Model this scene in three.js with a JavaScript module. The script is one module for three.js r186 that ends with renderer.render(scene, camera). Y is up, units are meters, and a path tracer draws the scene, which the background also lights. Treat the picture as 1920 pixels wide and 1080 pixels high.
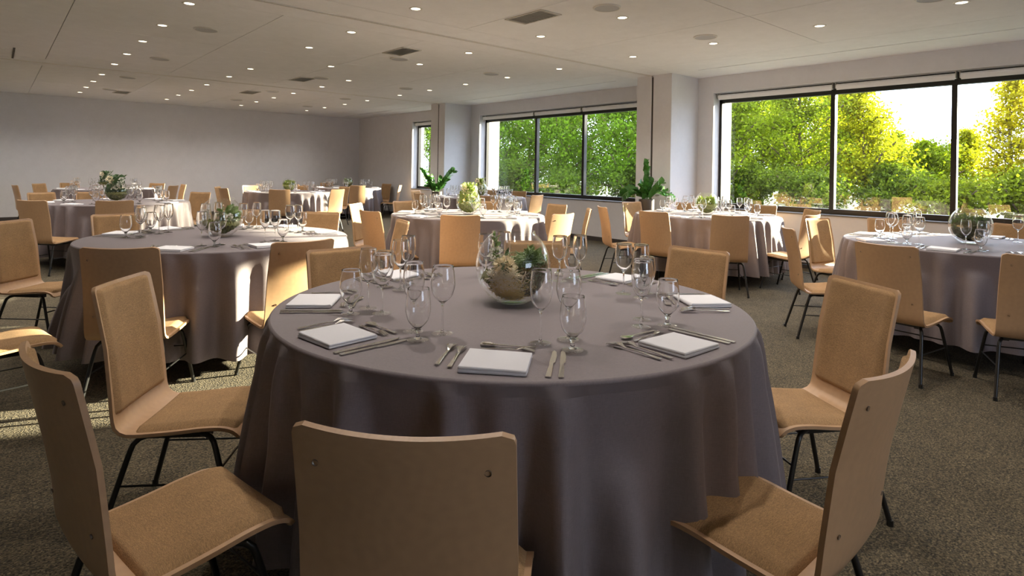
import * as THREE from 'three';
import { ImprovedNoise } from 'three/addons/math/ImprovedNoise.js';
import { RoundedBoxGeometry } from 'three/addons/geometries/RoundedBoxGeometry.js';
import { mergeGeometries } from 'three/addons/utils/BufferGeometryUtils.js';

// ---------------------------------------------------------------- camera, sky, sun, exposure
const scene = new THREE.Scene();
const FOCAL = 1123, YAW = 0.7133, ROLL = 0.0171, EYE = 1.38;
const camera = new THREE.PerspectiveCamera(2 * Math.atan(540 / FOCAL) * 180 / Math.PI, 16 / 9, 0.05, 300);
camera.position.set(0, EYE, 0);
{
  const f = new THREE.Vector3(Math.sin(YAW), 0, -Math.cos(YAW)), r = new THREE.Vector3(Math.cos(YAW), 0, Math.sin(YAW)), u = new THREE.Vector3(0, 1, 0);
  const x = r.clone().multiplyScalar(Math.cos(ROLL)).addScaledVector(u, Math.sin(ROLL));
  const y = u.clone().multiplyScalar(Math.cos(ROLL)).addScaledVector(r, -Math.sin(ROLL));
  camera.quaternion.setFromRotationMatrix(new THREE.Matrix4().makeBasis(x, y, f.negate()));
}
camera.setViewOffset(1920, 1080, 0, 540 - 320.6, 1920, 1080);
scene.background = new THREE.Color().setRGB(3.0, 3.5, 4.4);
const sun = new THREE.DirectionalLight(new THREE.Color().setRGB(1, 0.92, 0.66), 30);
{
  const az = 18.5 * Math.PI / 180, el = 12.2 * Math.PI / 180;
  sun.position.set(5 + 60 * Math.cos(az) * Math.cos(el), 60 * Math.sin(el), -6 + 60 * Math.sin(az) * Math.cos(el));
  sun.target.position.set(5, 0, -6);
  sun.castShadow = true; sun.shadow.mapSize.set(4096, 4096); sun.shadow.radius = 1.2;
  Object.assign(sun.shadow.camera, { left: -22, right: 22, top: 16, bottom: -16, near: 1, far: 120 });
  sun.name = 'sun'; scene.add(sun, sun.target);
}
const LAMP = 4.2;                                   // intensity of one ceiling downlight
const LAMP_COLOR = new THREE.Color().setRGB(1, 0.91, 0.82);
const renderer = new THREE.WebGLRenderer({ antialias: true });
renderer.toneMapping = THREE.LinearToneMapping;
renderer.toneMappingExposure = 1.62;
renderer.shadowMap.enabled = true;

// ---------------------------------------------------------------- helpers
function rng(seed) { let a = seed >>> 0; return () => { a |= 0; a = a + 0x6D2B79F5 | 0; let t = Math.imul(a ^ a >>> 15, 1 | a); t = t + Math.imul(t ^ t >>> 7, 61 | t) ^ t; return ((t ^ t >>> 14) >>> 0) / 4294967296; }; }
const perlin = new ImprovedNoise();
const lin = (r, g, b) => new THREE.Color().setRGB(r, g, b);
const taken = new Map();
function numbered(name) { const n = taken.get(name) || 0; taken.set(name, n + 1); return n ? `${name}_${String(n).padStart(3, '0')}` : name; }
function tag(o, label, category, group) { o.userData.label = label; o.userData.category = category; if (group) o.userData.group = group; return o; }
function mesh(name, geo, mat, parent) { const m = new THREE.Mesh(geo, mat); m.name = name; m.castShadow = m.receiveShadow = true; parent.add(m); return m; }
function thing(name, label, category, [x, y, z] = [0, 0, 0], turn = 0, group) {
  const o = new THREE.Group(); o.name = numbered(name); o.position.set(x, y, z); o.rotation.y = turn; scene.add(o); return tag(o, label, category, group);
}
function single(name, geo, mat, label, category, [x, y, z] = [0, 0, 0], turn = 0, group) {
  const o = mesh(numbered(name), geo, mat, scene); o.position.set(x, y, z); o.rotation.y = turn; return tag(o, label, category, group);
}
function copyOf(proto, name, label, [x, y, z], turn, group) {
  const o = proto.clone(); o.name = numbered(name); o.userData = {}; o.position.set(x, y, z); o.rotation.set(0, turn, 0); scene.add(o); return tag(o, label, proto.userData.category, group);
}
function structure(o) { o.userData.kind = 'structure'; return o; }
function struct(name, geo, mat, parent = scene) { const o = mesh(name, geo, mat, parent); if (parent === scene) structure(o); return o; }
function box(x0, x1, y0, y1, z0, z1) { const g = new THREE.BoxGeometry(x1 - x0, y1 - y0, z1 - z0); g.translate((x0 + x1) / 2, (y0 + y1) / 2, (z0 + z1) / 2); return metreUV(g); }
function metreUV(g) {                                // box-projected texture coordinates in metres
  const p = g.attributes.position, n = g.attributes.normal, uv = new Float32Array(p.count * 2);
  for (let i = 0; i < p.count; i++) {
    const ax = Math.abs(n.getX(i)), ay = Math.abs(n.getY(i)), az = Math.abs(n.getZ(i));
    if (ay >= ax && ay >= az) { uv[2 * i] = p.getX(i); uv[2 * i + 1] = p.getZ(i); } else if (ax >= az) { uv[2 * i] = p.getZ(i); uv[2 * i + 1] = p.getY(i); } else { uv[2 * i] = p.getX(i); uv[2 * i + 1] = p.getY(i); }
  }
  g.setAttribute('uv', new THREE.BufferAttribute(uv, 2)); return g;
}
const merge = (list) => mergeGeometries(list.map((g) => { const q = g.index ? g.toNonIndexed() : g; for (const k of Object.keys(q.attributes)) if (!['position', 'normal', 'uv'].includes(k)) q.deleteAttribute(k); if (!q.attributes.uv) q.setAttribute('uv', new THREE.BufferAttribute(new Float32Array(q.attributes.position.count * 2), 2)); return q; }));
const V = (x, y, z) => new THREE.Vector3(x, y, z);
const tube = (pts, r, seg = 16, sides = 8) => new THREE.TubeGeometry(new THREE.CatmullRomCurve3(pts.map((p) => V(...p)), false, 'catmullrom', 0.3), seg, r, sides, false);
const lathe = (pts, seg = 32) => new THREE.LatheGeometry(pts.map(([r, y]) => new THREE.Vector2(r, y)), seg);
function gridGeometry(nu, nv, at, uvAt) {            // nu x nv surface from at(i/nu, j/nv)
  const pos = [], uv = [], idx = [];
  for (let i = 0; i <= nu; i++) for (let j = 0; j <= nv; j++) { pos.push(...at(i / nu, j / nv)); uv.push(...(uvAt ? uvAt(i / nu, j / nv) : [i / nu, j / nv])); }
  for (let i = 0; i < nu; i++) for (let j = 0; j < nv; j++) { const a = i * (nv + 1) + j, b = a + nv + 1; idx.push(a, b, a + 1, b, b + 1, a + 1); }
  const g = new THREE.BufferGeometry(); g.setAttribute('position', new THREE.Float32BufferAttribute(pos, 3)); g.setAttribute('uv', new THREE.Float32BufferAttribute(uv, 2)); g.setIndex(idx); g.computeVertexNormals(); return g;
}

// ---------------------------------------------------------------- textures and materials
function dataTexture(n, fn, srgb, rep = 1) {
  const d = new Uint8Array(n * n * 4);
  for (let y = 0; y < n; y++) for (let x = 0; x < n; x++) { const c = fn(x / n, y / n, x, y), k = (y * n + x) * 4; for (let i = 0; i < 3; i++) d[k + i] = Math.max(0, Math.min(255, Math.round(255 * (c.length ? c[i] : c)))); d[k + 3] = 255; }
  const t = new THREE.DataTexture(d, n, n); t.wrapS = t.wrapT = THREE.RepeatWrapping; t.magFilter = THREE.LinearFilter; t.minFilter = THREE.LinearMipmapLinearFilter; t.generateMipmaps = true; if (srgb) t.colorSpace = THREE.SRGBColorSpace; t.repeat.set(rep, rep); t.needsUpdate = true; return t;
}
function tileNoise(u, v, f, z) {                     // periodic noise in 0..1
  const a = (x, y) => perlin.noise(x * f, y * f, z);
  return 0.5 + 0.5 * ((a(u, v) * (1 - u) + a(u - 1, v) * u) * (1 - v) + (a(u, v - 1) * (1 - u) + a(u - 1, v - 1) * u) * v) * 1.4;
}
const rt = rng(11);
const speck = new Float32Array(512 * 512).map(() => rt());
const sp = (x, y, m = 512) => speck[(((y % m) + m) % m) * 512 + (((x % m) + m) % m)];
const carpetColor = dataTexture(512, (u, v, x, y) => {
  const loop = 0.5 * sp(x >> 1, y >> 1, 256) + 0.3 * sp(x >> 2, (y >> 1) + 77, 256 >> 1) + 0.2 * sp(x, y + 31);
  const w = tileNoise(u, v, 9, 3.1), rib = 0.02 * Math.sin(y * Math.PI / 4), k = 0.1 + 1.08 * loop + 0.16 * (w - 0.5) + rib;
  return [0.44 * k + 0.02, 0.39 * k + 0.02, 0.30 * k + 0.012];
}, true, 0.8);
const carpetBump = dataTexture(512, (u, v, x, y) => 0.6 * sp(x >> 1, y >> 1, 256) + 0.4 * sp(x >> 2, y >> 2, 128), false, 0.8);
const fabricColor = dataTexture(512, (u, v, x, y) => {
  const a = sp(x >> 3, y, 64 + 448), b = sp(x, y >> 1), c = tileNoise(u, v, 6, 8.2), k = 0.74 + 0.22 * a + 0.16 * b + 0.1 * (c - 0.5);
  return [0.66 * k, 0.525 * k, 0.37 * k];
}, true, 2.5);
const fabricBump = dataTexture(256, (u, v, x, y) => 0.5 + 0.25 * Math.sin(x * Math.PI / 2) * Math.sin(y * Math.PI / 2) + 0.3 * (sp(x >> 2, y) - 0.5), false, 4);
const woodColor = dataTexture(512, (u, v, x, y) => {
  const g = tileNoise(u, v * 0.999, 5, 2.2), s = tileNoise(u, v, 40, 7.7), line = 0.5 + 0.5 * Math.sin(2 * Math.PI * (22 * u + 2.2 * g)), k = 0.97 + 0.012 * line + 0.05 * (s - 0.5) + 0.03 * (g - 0.5);
  return [0.74 * k, 0.595 * k, 0.45 * k];
}, true, 1.4);
const clothBump = dataTexture(256, (u, v, x, y) => 0.5 + 0.3 * Math.sin(x * Math.PI / 2) + 0.3 * Math.sin(y * Math.PI / 2), false, 9);
const clothColor = dataTexture(256, (u, v, x, y) => { const k = 0.97 + 0.05 * (sp(x, y >> 3) - 0.5) + 0.05 * (sp(x >> 3, y) - 0.5); return [0.475 * k, 0.437 * k, 0.447 * k]; }, true, 3);
const plaster = dataTexture(256, (u, v) => { const k = 0.985 + 0.03 * (tileNoise(u, v, 12, 4.4) - 0.5) + 0.02 * (tileNoise(u, v, 50, 1.4) - 0.5); return [k, k, k]; }, true, 0.5);
const grassColor = dataTexture(256, (u, v, x, y) => { const k = 0.6 + 0.5 * sp(x >> 1, y >> 1, 128) * tileNoise(u, v, 8, 6.1); return [0.34 * k, 0.38 * k, 0.28 * k]; }, true, 0.5);

const std = (o) => new THREE.MeshStandardMaterial(o), phys = (o) => new THREE.MeshPhysicalMaterial(o);
const M = {
  carpet: std({ map: carpetColor, roughness: 1, bumpMap: carpetBump, bumpScale: 0.004 }),
  wall: std({ color: lin(0.70, 0.695, 0.72), map: plaster, roughness: 0.9 }),
  ceiling: std({ color: lin(0.86, 0.87, 0.9), map: plaster, roughness: 0.92 }),
  gap: std({ color: lin(0.16, 0.155, 0.15), roughness: 1 }),
  baseboard: std({ color: lin(0.05, 0.042, 0.038), roughness: 0.6 }),
  frame: std({ color: lin(0.022, 0.021, 0.02), roughness: 0.42, metalness: 0.3 }),
  sill: std({ color: lin(0.12, 0.115, 0.11), roughness: 0.5 }),
  pane: phys({ color: 0xffffff, transmission: 1, thickness: 0, roughness: 0, ior: 1.5 }),
  blind: std({ color: lin(0.86, 0.86, 0.88), roughness: 0.8 }),
  aluminium: std({ color: lin(0.5, 0.49, 0.46), roughness: 0.35, metalness: 0.7 }),
  trimWhite: std({ color: lin(0.72, 0.71, 0.68), roughness: 0.5 }),
  speaker: std({ color: lin(0.5, 0.51, 0.54), roughness: 0.7 }),
  vent: std({ color: lin(0.56, 0.54, 0.5), roughness: 0.6 }),
  lens: std({ color: 0xffffff, emissive: new THREE.Color().setRGB(1, 0.87, 0.62), emissiveIntensity: 4 }),
  wood: phys({ map: woodColor, roughness: 0.42, clearcoat: 0.25, clearcoatRoughness: 0.35 }),
  fabric: std({ map: fabricColor, roughness: 1, bumpMap: fabricBump, bumpScale: 0.0012 }),
  black: std({ color: lin(0.012, 0.012, 0.012), roughness: 0.28 }),
  screw: std({ color: lin(0.3, 0.27, 0.24), roughness: 0.35, metalness: 0.9 }),
  cloth: phys({ map: clothColor, roughness: 0.62, sheen: 0.35, sheenRoughness: 0.5, sheenColor: lin(0.7, 0.68, 0.72), bumpMap: clothBump, bumpScale: 0.0003 }),
  tableWood: std({ color: lin(0.3, 0.2, 0.12), roughness: 0.6 }),
  napkin: std({ color: lin(0.82, 0.81, 0.84), roughness: 0.85, bumpMap: clothBump, bumpScale: 0.0004 }),
  steel: std({ color: lin(0.8, 0.79, 0.77), roughness: 0.14, metalness: 1 }),
  glass: phys({ color: 0xffffff, transmission: 1, thickness: 0.01, roughness: 0, ior: 1.5 }),
  thin: phys({ color: 0xffffff, transmission: 1, thickness: 0, roughness: 0, ior: 1.52 }),
  pot: std({ color: lin(0.075, 0.058, 0.045), roughness: 0.5 }),
  soil: std({ color: lin(0.03, 0.022, 0.015), roughness: 1 }),
  concrete: std({ color: lin(0.72, 0.66, 0.54), map: plaster, roughness: 0.9 }),
  lawn: std({ map: grassColor, roughness: 1 }),
  bark: std({ color: lin(0.11, 0.075, 0.045), roughness: 1 }),
};
const leafMat = (r, g, b, t = 0.35, rough = 0.55) => phys({ color: lin(r, g, b), roughness: rough, transmission: t, thickness: 0, side: THREE.DoubleSide });

// ---------------------------------------------------------------- the room
const XL = -4.2, XR = 9.22, ZB = -18.5, ZF = 6.9, CEIL = 3.037, GLASS = 9.45, OUT = 9.62;
const windows = [{ z0: -5.46, z1: -0.72, mull: [-3.62, -2.13] }, { z0: -11.93, z1: -6.73, mull: [-10.06, -8.60] }, { z0: -15.13, z1: -13.15, mull: [] }];
const SILL = 0.80, HEAD = 2.76;
{
  const floor = gridGeometry(1, 1, (a, b) => [XL - 0.3 + a * (OUT - XL + 0.3), 0, ZB - 0.3 + (1 - b) * (ZF - ZB + 0.6)], (a, b) => [a * (OUT - XL + 0.3), b * (ZF - ZB + 0.6)]);
  struct('floor', merge([floor, box(XL - 0.3, OUT, -0.3, -0.004, ZB - 0.3, ZF + 0.3)]), M.carpet);
  struct('wall_back', box(XL - 0.3, OUT, 0, 3.4, ZB - 0.3, ZB), M.wall);
  struct('wall_front', merge([box(XL - 0.3, 1.2, 0, 3.4, ZF, ZF + 0.3), box(4.4, OUT, 0, 3.4, ZF, ZF + 0.3), box(1.2, 4.4, 0, SILL, ZF, ZF + 0.3), box(1.2, 4.4, HEAD, 3.4, ZF, ZF + 0.3)]), M.wall);
  struct('wall_left', box(XL - 0.3, XL, 0, 3.4, ZB, ZF), M.wall);
  const parts = []; let z = ZB;
  for (const w of [...windows].sort((a, b) => a.z0 - b.z0)) { parts.push(box(XR, OUT, 0, 3.4, z, w.z0), box(XR, OUT, 0, SILL, w.z0, w.z1), box(XR, OUT, HEAD, 3.4, w.z0, w.z1)); z = w.z1; }
  parts.push(box(XR, OUT, 0, 3.4, z, ZF));
  struct('wall_right', merge(parts), M.wall);
  // pillars that carry the folding wall's end posts
  for (const [a, b, line] of [[-6.45, -5.75, -6.13], [-12.92, -12.3, -12.58], [0.05, 0.75, 0.4]]) {
    const p = new THREE.Group(); p.name = numbered('pillar'); structure(p); scene.add(p);
    struct('body', merge([box(8.42, XR, 0, CEIL, line + 0.02, b), box(8.42, XR, 0, CEIL, a, line - 0.02), box(8.46, XR, 0, CEIL, line - 0.02, line + 0.02)]), M.wall, p);
    struct('end_post', box(8.43, 8.46, 0.02, CEIL - 0.03, line - 0.017, line + 0.017), M.baseboard, p);
  }
  // baseboards
  struct('baseboard_right', merge([box(XR - 0.012, XR, 0, 0.085, ZB, -12.92), box(XR - 0.012, XR, 0, 0.085, -12.3, -6.45), box(XR - 0.012, XR, 0, 0.085, -5.75, 0.05), box(8.408, 8.42, 0, 0.085, -6.45, -5.75), box(8.408, 8.42, 0, 0.085, -12.92, -12.3)]), M.baseboard);
  struct('baseboard_back', box(XL, XR, 0, 0.085, ZB, ZB + 0.012), M.baseboard);
  // ceiling: slab and separate panels with open joints
  const ceil = new THREE.Group(); ceil.name = 'ceiling'; structure(ceil); scene.add(ceil);
  struct('slab', box(XL - 0.3, OUT, CEIL + 0.03, CEIL + 0.5, ZB - 0.3, ZF + 0.3), M.gap, ceil);
  const xs = [XL, -2.98, -1.19, 0.60, 2.37, 4.17, 5.94, 7.77], J = 0.004;
  const zs = [[ZB, -15.55], [-15.55, -12.98], [-12.98, -12.60], [-12.56, -12.14], [-12.14, -11.47], [-11.47, -8.90], [-8.90, -6.60], [-6.60, -6.20], [-6.16, -5.70], [-5.70, -3.13], [-3.13, -0.56], [-0.56, 0.35], [0.39, 2.0], [2.0, 4.57], [4.57, ZF]];
  for (const [z0, z1] of zs) {
    const strip = z1 - z0 < 0.5;
    if (strip) { struct('panel', box(XL, XR, CEIL, CEIL + 0.03, z0 + J, z1 - J), M.ceiling, ceil); continue; }
    for (let i = 0; i < xs.length - 1; i++) struct('panel', box(xs[i] + J, xs[i + 1] - J, CEIL, CEIL + 0.03, z0 + J, z1 - J), M.ceiling, ceil);
  }
  for (const [z0, z1] of [[ZB, -12.98], [-12.14, -6.60], [-5.70, 0.05], [0.75, ZF]]) {   // strip over the windows with its slot
    struct('panel', box(xs[7] + J, 8.455, CEIL, CEIL + 0.03, z0 + J, z1 - J), M.ceiling, ceil);
    struct('panel', box(8.49, XR, CEIL, CEIL + 0.03, z0 + J, z1 - J), M.ceiling, ceil);
    const a = z0 + 0.4, b = z1 - 0.36;
    struct('panel', box(8.455, 8.49, CEIL, CEIL + 0.03, z0 + J, a), M.ceiling, ceil); struct('panel', box(8.455, 8.49, CEIL, CEIL + 0.03, b, z1 - J), M.ceiling, ceil);
  }
  // folding wall tracks
  for (const [k, z0] of [-12.58, -6.18, 0.37].entries()) struct(`trim_${k + 1}`, merge([box(XL, 8.42, CEIL - 0.006, CEIL + 0.02, z0 - 0.032, z0 - 0.012), box(XL, 8.42, CEIL - 0.006, CEIL + 0.02, z0 + 0.012, z0 + 0.032)]), M.trimWhite);
  struct('trim_4', box(0.19, 0.215, CEIL - 0.012, CEIL - 0.002, -12.35, -11.25), M.baseboard);
}
// windows
windows.forEach((w, n) => {
  const g = new THREE.Group(); g.name = `window_${n + 1}`; structure(g); scene.add(g);
  const bot = SILL + 0.005, d0 = GLASS - 0.035, d1 = GLASS + 0.05, f = 0.05;
  struct('frame', merge([box(d0, d1, bot, bot + 0.09, w.z0, w.z1), box(d0, d1, 2.60, HEAD, w.z0, w.z1), box(d0, d1, bot, HEAD, w.z0, w.z0 + f), box(d0, d1, bot, HEAD, w.z1 - f, w.z1)]), M.frame, g);
  for (const m of w.mull) struct('mullion', box(d0, d1, bot + 0.09, 2.60, m - 0.032, m + 0.032), M.frame, g);
  const edges = [w.z0 + f, ...w.mull.flatMap((m) => [m - 0.032, m + 0.032]), w.z1 - f];
  for (let i = 0; i < edges.length; i += 2) struct('pane', box(GLASS, GLASS + 0.006, bot + 0.085, 2.605, edges[i] - 0.004, edges[i + 1] + 0.004), M.pane, g);
  struct('sill', box(XR - 0.015, d0, SILL, SILL + 0.02, w.z0, w.z1), M.sill, g);
  // one roller blind per pane
  const cuts = [w.z0 + 0.02, ...w.mull.map((m) => m + 0.06), w.z1 - 0.02];
  for (let i = 0; i < cuts.length - 1; i++) {
    const L = cuts[i + 1] - cuts[i] - 0.05, zc = (cuts[i] + cuts[i + 1]) / 2;
    const where = n === 0 ? ['on the wide window beside the pillar', 'on the narrow middle pane of the widest window', 'on the widest window, over the pane with open sky'][i] : n === 1 ? ['on the middle window, pane farthest from the planter', 'on the middle window, narrow central pane', 'on the middle window, pane beside the tall planter'][i] : 'on the small window by the end wall';
    const b = thing('roller_blind', `rolled up pale grey roller blind ${where}`, 'blind', [9.315, 2.695, zc], 0, 'roller blinds above the windows');
    const rollG = new THREE.CylinderGeometry(0.038, 0.038, L, 20); rollG.rotateX(Math.PI / 2); mesh('roll', rollG, M.blind, b);
    mesh('hem', box(-0.034, -0.026, -0.052, 0, -L / 2 + 0.01, L / 2 - 0.01), M.blind, b);
    for (const s of [-1, 1]) mesh('bracket', merge([box(-0.04, 0.045, -0.03, 0.06, s * (L / 2 + 0.003) - 0.004, s * (L / 2 + 0.003) + 0.004)]), M.aluminium, b);
  }
});

{
  const g = new THREE.Group(); g.name = 'window_4'; structure(g); scene.add(g); const z0 = ZF + 0.14, z1 = ZF + 0.2;
  struct('frame', merge([box(1.2, 4.4, SILL, SILL + 0.08, z0, z1), box(1.2, 4.4, HEAD - 0.08, HEAD, z0, z1), box(1.2, 1.26, SILL, HEAD, z0, z1), box(4.34, 4.4, SILL, HEAD, z0, z1)]), M.frame, g);
  struct('mullion', box(2.77, 2.83, SILL + 0.08, HEAD - 0.08, z0, z1), M.frame, g);
  for (const [a, b] of [[1.26, 2.77], [2.83, 4.34]]) struct('pane', box(a, b, SILL + 0.08, HEAD - 0.08, z0 + 0.03, z0 + 0.036), M.pane, g);
}

// ---------------------------------------------------------------- ceiling fittings
{
  const trimG = lathe([[0.047, 0.002], [0.049, -0.004], [0.066, -0.005], [0.068, -0.001], [0.068, 0.002]], 24), lensG = new THREE.CylinderGeometry(0.047, 0.047, 0.003, 20);
  const bays = [[[-1.51, -2.79, -4.08, -5.34]], [[-6.81, -8.10, -9.34, -10.60, -11.82]], [[-13.36, -14.60, -15.85, -17.10]], [[1.1, 3.7]]].map((a) => a[0]);
  bays.forEach((zsBay, k) => {
    for (const [i, z] of zsBay.entries()) {
      let row = k ? [-2.06, -0.28, 1.49, 3.27, 5.05, 6.86] : [1.49, 3.27, 5.05, 6.86];
      if (k === 3) row = i ? [-0.28, 1.49, 3.27, 5.05] : [1.49, 3.27];
      if (k === 1 && i === 2) row = [-2.06, -0.28, 1.49, 4.14, 6.86];
      for (const x of row) {
        const where = ['in the first ceiling bay, by the widest window', 'in the middle ceiling bay, by the middle window', 'in the last ceiling bay, by the end wall', 'in the ceiling bay past the widest window'][k];
        const d = thing('downlight', `small round warm recessed downlight ${where}`, 'downlight', [x, CEIL - 0.001, z], 0, `downlights ${where}`);
        mesh('trim_ring', trimG, M.trimWhite, d); mesh('lens', lensG, M.lens, d);
        const s = new THREE.SpotLight(LAMP_COLOR, LAMP, 0, 1.15, 0.9, 2); s.position.set(0, -0.012, 0); s.target.position.set(0, -2, 0); s.castShadow = true; s.shadow.radius = 1.7; s.name = 'lamp'; d.add(s, s.target);
      }
    }
  });
  const disc = lathe([[0, -0.008], [0.118, -0.008], [0.122, -0.012], [0.134, -0.012], [0.138, -0.004], [0.138, 0.001]], 36);
  const ringG = lathe([[0.119, -0.0085], [0.123, -0.013], [0.135, -0.013], [0.139, -0.004], [0.139, 0.001]], 36);
  for (const [x, z] of [[4.63, -3.94], [6.46, -3.95], [1.93, -7.96], [1.94, -10.67], [4.59, -7.93], [6.41, -7.99], [4.55, -10.68], [6.38, -10.74], [6.5, -1.65], [1.91, -13.42], [4.6, -13.4], [6.32, -13.43], [4.55, -15.8], [1.93, -15.9], [6.4, -15.9]]) {
    const where = z > -6 ? 'by the widest window' : z > -12 ? 'in the middle ceiling bay' : 'near the end wall';
    const o = thing('ceiling_speaker', `round grey ceiling speaker grille ${where}`, 'speaker', [x, CEIL, z], 0, `ceiling speakers ${where}`);
    mesh('grille', disc, M.speaker, o); mesh('rim', ringG, M.trimWhite, o);
  }
  for (const [x, z, l] of [[4.35, -4.73, 'beside the widest window bay'], [4.32, -7.41, 'in the middle bay, next to the folding wall track'], [4.36, -11.1, 'in the middle bay, far from the track'], [4.3, -13.95, 'in the last bay by the end wall'], [2.2, -16.3, 'close to the end wall']]) {
    const o = thing('air_vent', `rectangular louvred ceiling air vent ${l}`, 'vent', [x, CEIL, z]);
    mesh('backing', box(-0.13, 0.13, -0.001, 0.001, -0.26, 0.26), M.vent, o);
    mesh('frame', merge([box(-0.15, 0.15, -0.01, 0, -0.29, -0.262), box(-0.15, 0.15, -0.01, 0, 0.262, 0.29), box(-0.15, -0.128, -0.01, 0, -0.262, 0.262), box(0.128, 0.15, -0.01, 0, -0.262, 0.262)]), M.vent, o);
    for (let i = 0; i < 11; i++) { const s = new THREE.BoxGeometry(0.256, 0.002, 0.04); s.rotateX(0.25); s.translate(0, -0.007, -0.235 + i * 0.047); mesh('slat', s, M.vent, o); }
  }
}
// ---------------------------------------------------------------- chairs
const chairProfile = (() => {                         // side view of the plywood shell, from seat front to back top: [y, z]
  const pts = [[0.368, 0.242], [0.389, 0.228], [0.403, 0.190], [0.404, 0.12], [0.395, 0.03], [0.388, -0.06], [0.385, -0.13], [0.389, -0.168], [0.406, -0.196], [0.435, -0.210], [0.53, -0.230], [0.66, -0.257], [0.79, -0.285], [0.92, -0.314]];
  const c = new THREE.CatmullRomCurve3(pts.map(([y, z]) => V(0, y, z)), false, 'centripetal'); c.arcLengthDivisions = 600;
  return (t) => { const p = c.getPointAt(t), d = c.getTangentAt(t); return { y: p.y, z: p.z, ny: -d.z, nz: d.y }; };
})();
const chairLength = 1.035;
function chairHalf(t) { const a = 0.215, b = 0.208, c = 0.202; return t < 0.5 ? a + (b - a) * (t / 0.5) : b + (c - b) * ((t - 0.5) / 0.5); }
function chairBow(t) { return t < 0.42 ? 0.004 : 0.004 + 0.032 * Math.min(1, (t - 0.42) / 0.35); }
function chairSheet(t0, t1, nt, inset, lo, hi, corner, puff) {
  const ns = 14, top = [], bottom = [];
  const tt = []; for (let i = 0; i <= nt; i++) { const q = i / nt, e = 0.5 - 0.5 * Math.cos(Math.PI * q); tt.push(t0 + (t1 - t0) * (0.45 * q + 0.55 * e)); }
  const point = (i, j, h) => {
    const t = tt[i], d = Math.max(0, Math.min(t - t0, t1 - t)) * chairLength, p = chairProfile(Math.min(1, Math.max(0, t)));
    let hw = chairHalf(t) - inset; if (d < corner) hw -= corner - Math.sqrt(Math.max(0, corner * corner - (corner - d) * (corner - d)));
    const s = -1 + 2 * j / ns, x = Math.sign(s) * Math.pow(Math.abs(s), puff ? 0.8 : 1) * hw, q = x / chairHalf(t);
    let k = h; if (puff && h === hi) { const e = Math.max(0, Math.min(1, (hw - Math.abs(x)) / 0.016)), f = Math.min(1, d / 0.016); k = lo + (hi - lo) * Math.sqrt(1 - (1 - e) * (1 - e)) * Math.sqrt(1 - (1 - f) * (1 - f)); }
    const o = chairBow(t) * q * q + k;
    return [x, p.y + p.ny * o, p.z + p.nz * o];
  };
  const uv = (u, v) => [-0.2 + 0.4 * v, u * (t1 - t0) * chairLength];
  const a = gridGeometry(nt, ns, (u, v) => point(Math.round(u * nt), Math.round(v * ns), hi), uv);
  const b = gridGeometry(nt, ns, (u, v) => point(Math.round(u * nt), ns - Math.round(v * ns), lo), uv);
  const side = (j, flip) => gridGeometry(nt, 1, (u, v) => point(Math.round(u * nt), j, (flip ? v < 0.5 : v > 0.5) ? hi : lo), (u, v) => [u, v * 0.02]);
  const end = (i, flip) => gridGeometry(ns, 1, (u, v) => point(i, Math.round(u * ns), (flip ? v < 0.5 : v > 0.5) ? hi : lo), (u, v) => [u, v * 0.02]);
  return merge(puff ? [a, b] : [a, b, side(0, false), side(ns, true), end(0, true), end(nt, false)]);
}
const chairParts = {
  shell: chairSheet(0, 1, 46, 0, -0.006, 0.007, 0.024, false),
  seat: chairSheet(0.03, 0.395, 24, 0.017, 0.0072, 0.024, 0.018, true),
  back: chairSheet(0.515, 0.987, 26, 0.017, 0.0072, 0.021, 0.018, true),
  legs: [[-1, 1], [1, 1], [-1, -1], [1, -1]].map(([sx, sz]) => merge([tube([[sx * 0.13, 0.366, sz * 0.06], [sx * 0.155, 0.366, sz * 0.115], [sx * 0.172, 0.350, sz * 0.14], [sx * 0.18, 0.305, sz * 0.156], [sx * 0.212, 0.012, sz * 0.238]], 0.0105, 18, 8), new THREE.CylinderGeometry(0.012, 0.013, 0.024, 10).translate(sx * 0.2125, 0.012, sz * 0.2385)])),
  frame: merge([box(-0.15, -0.118, 0.356, 0.377, -0.12, 0.12), box(0.118, 0.15, 0.356, 0.377, -0.12, 0.12), box(-0.15, 0.15, 0.356, 0.373, 0.02, 0.05), box(-0.15, 0.15, 0.356, 0.373, -0.09, -0.06)]),
  rods: [-1, 1].map((s) => tube([[s * 0.1905, 0.2, -0.184], [s * 0.1905, 0.2, 0.184]], 0.0045, 2, 6)),
  cross: tube([[-0.186, 0.25, 0.172], [0.186, 0.25, 0.172]], 0.0045, 2, 6),
  screws: [[0.6, 0.15], [0.93, 0.155]].flatMap(([t, x]) => [-1, 1].map((s) => { const p = chairProfile(t), q = x / chairHalf(t), o = chairBow(t) * q * q - 0.0065; const g = lathe([[0, -0.0028], [0.0035, -0.003], [0.0062, -0.001], [0.0062, 0.002]], 12); g.rotateX(-Math.PI / 2).rotateX(Math.PI).rotateX(-Math.atan2(p.ny, p.nz)); g.rotateX(Math.PI); g.translate(s * x, p.y + p.ny * o, p.z + p.nz * o); return g; })),
};
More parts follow.
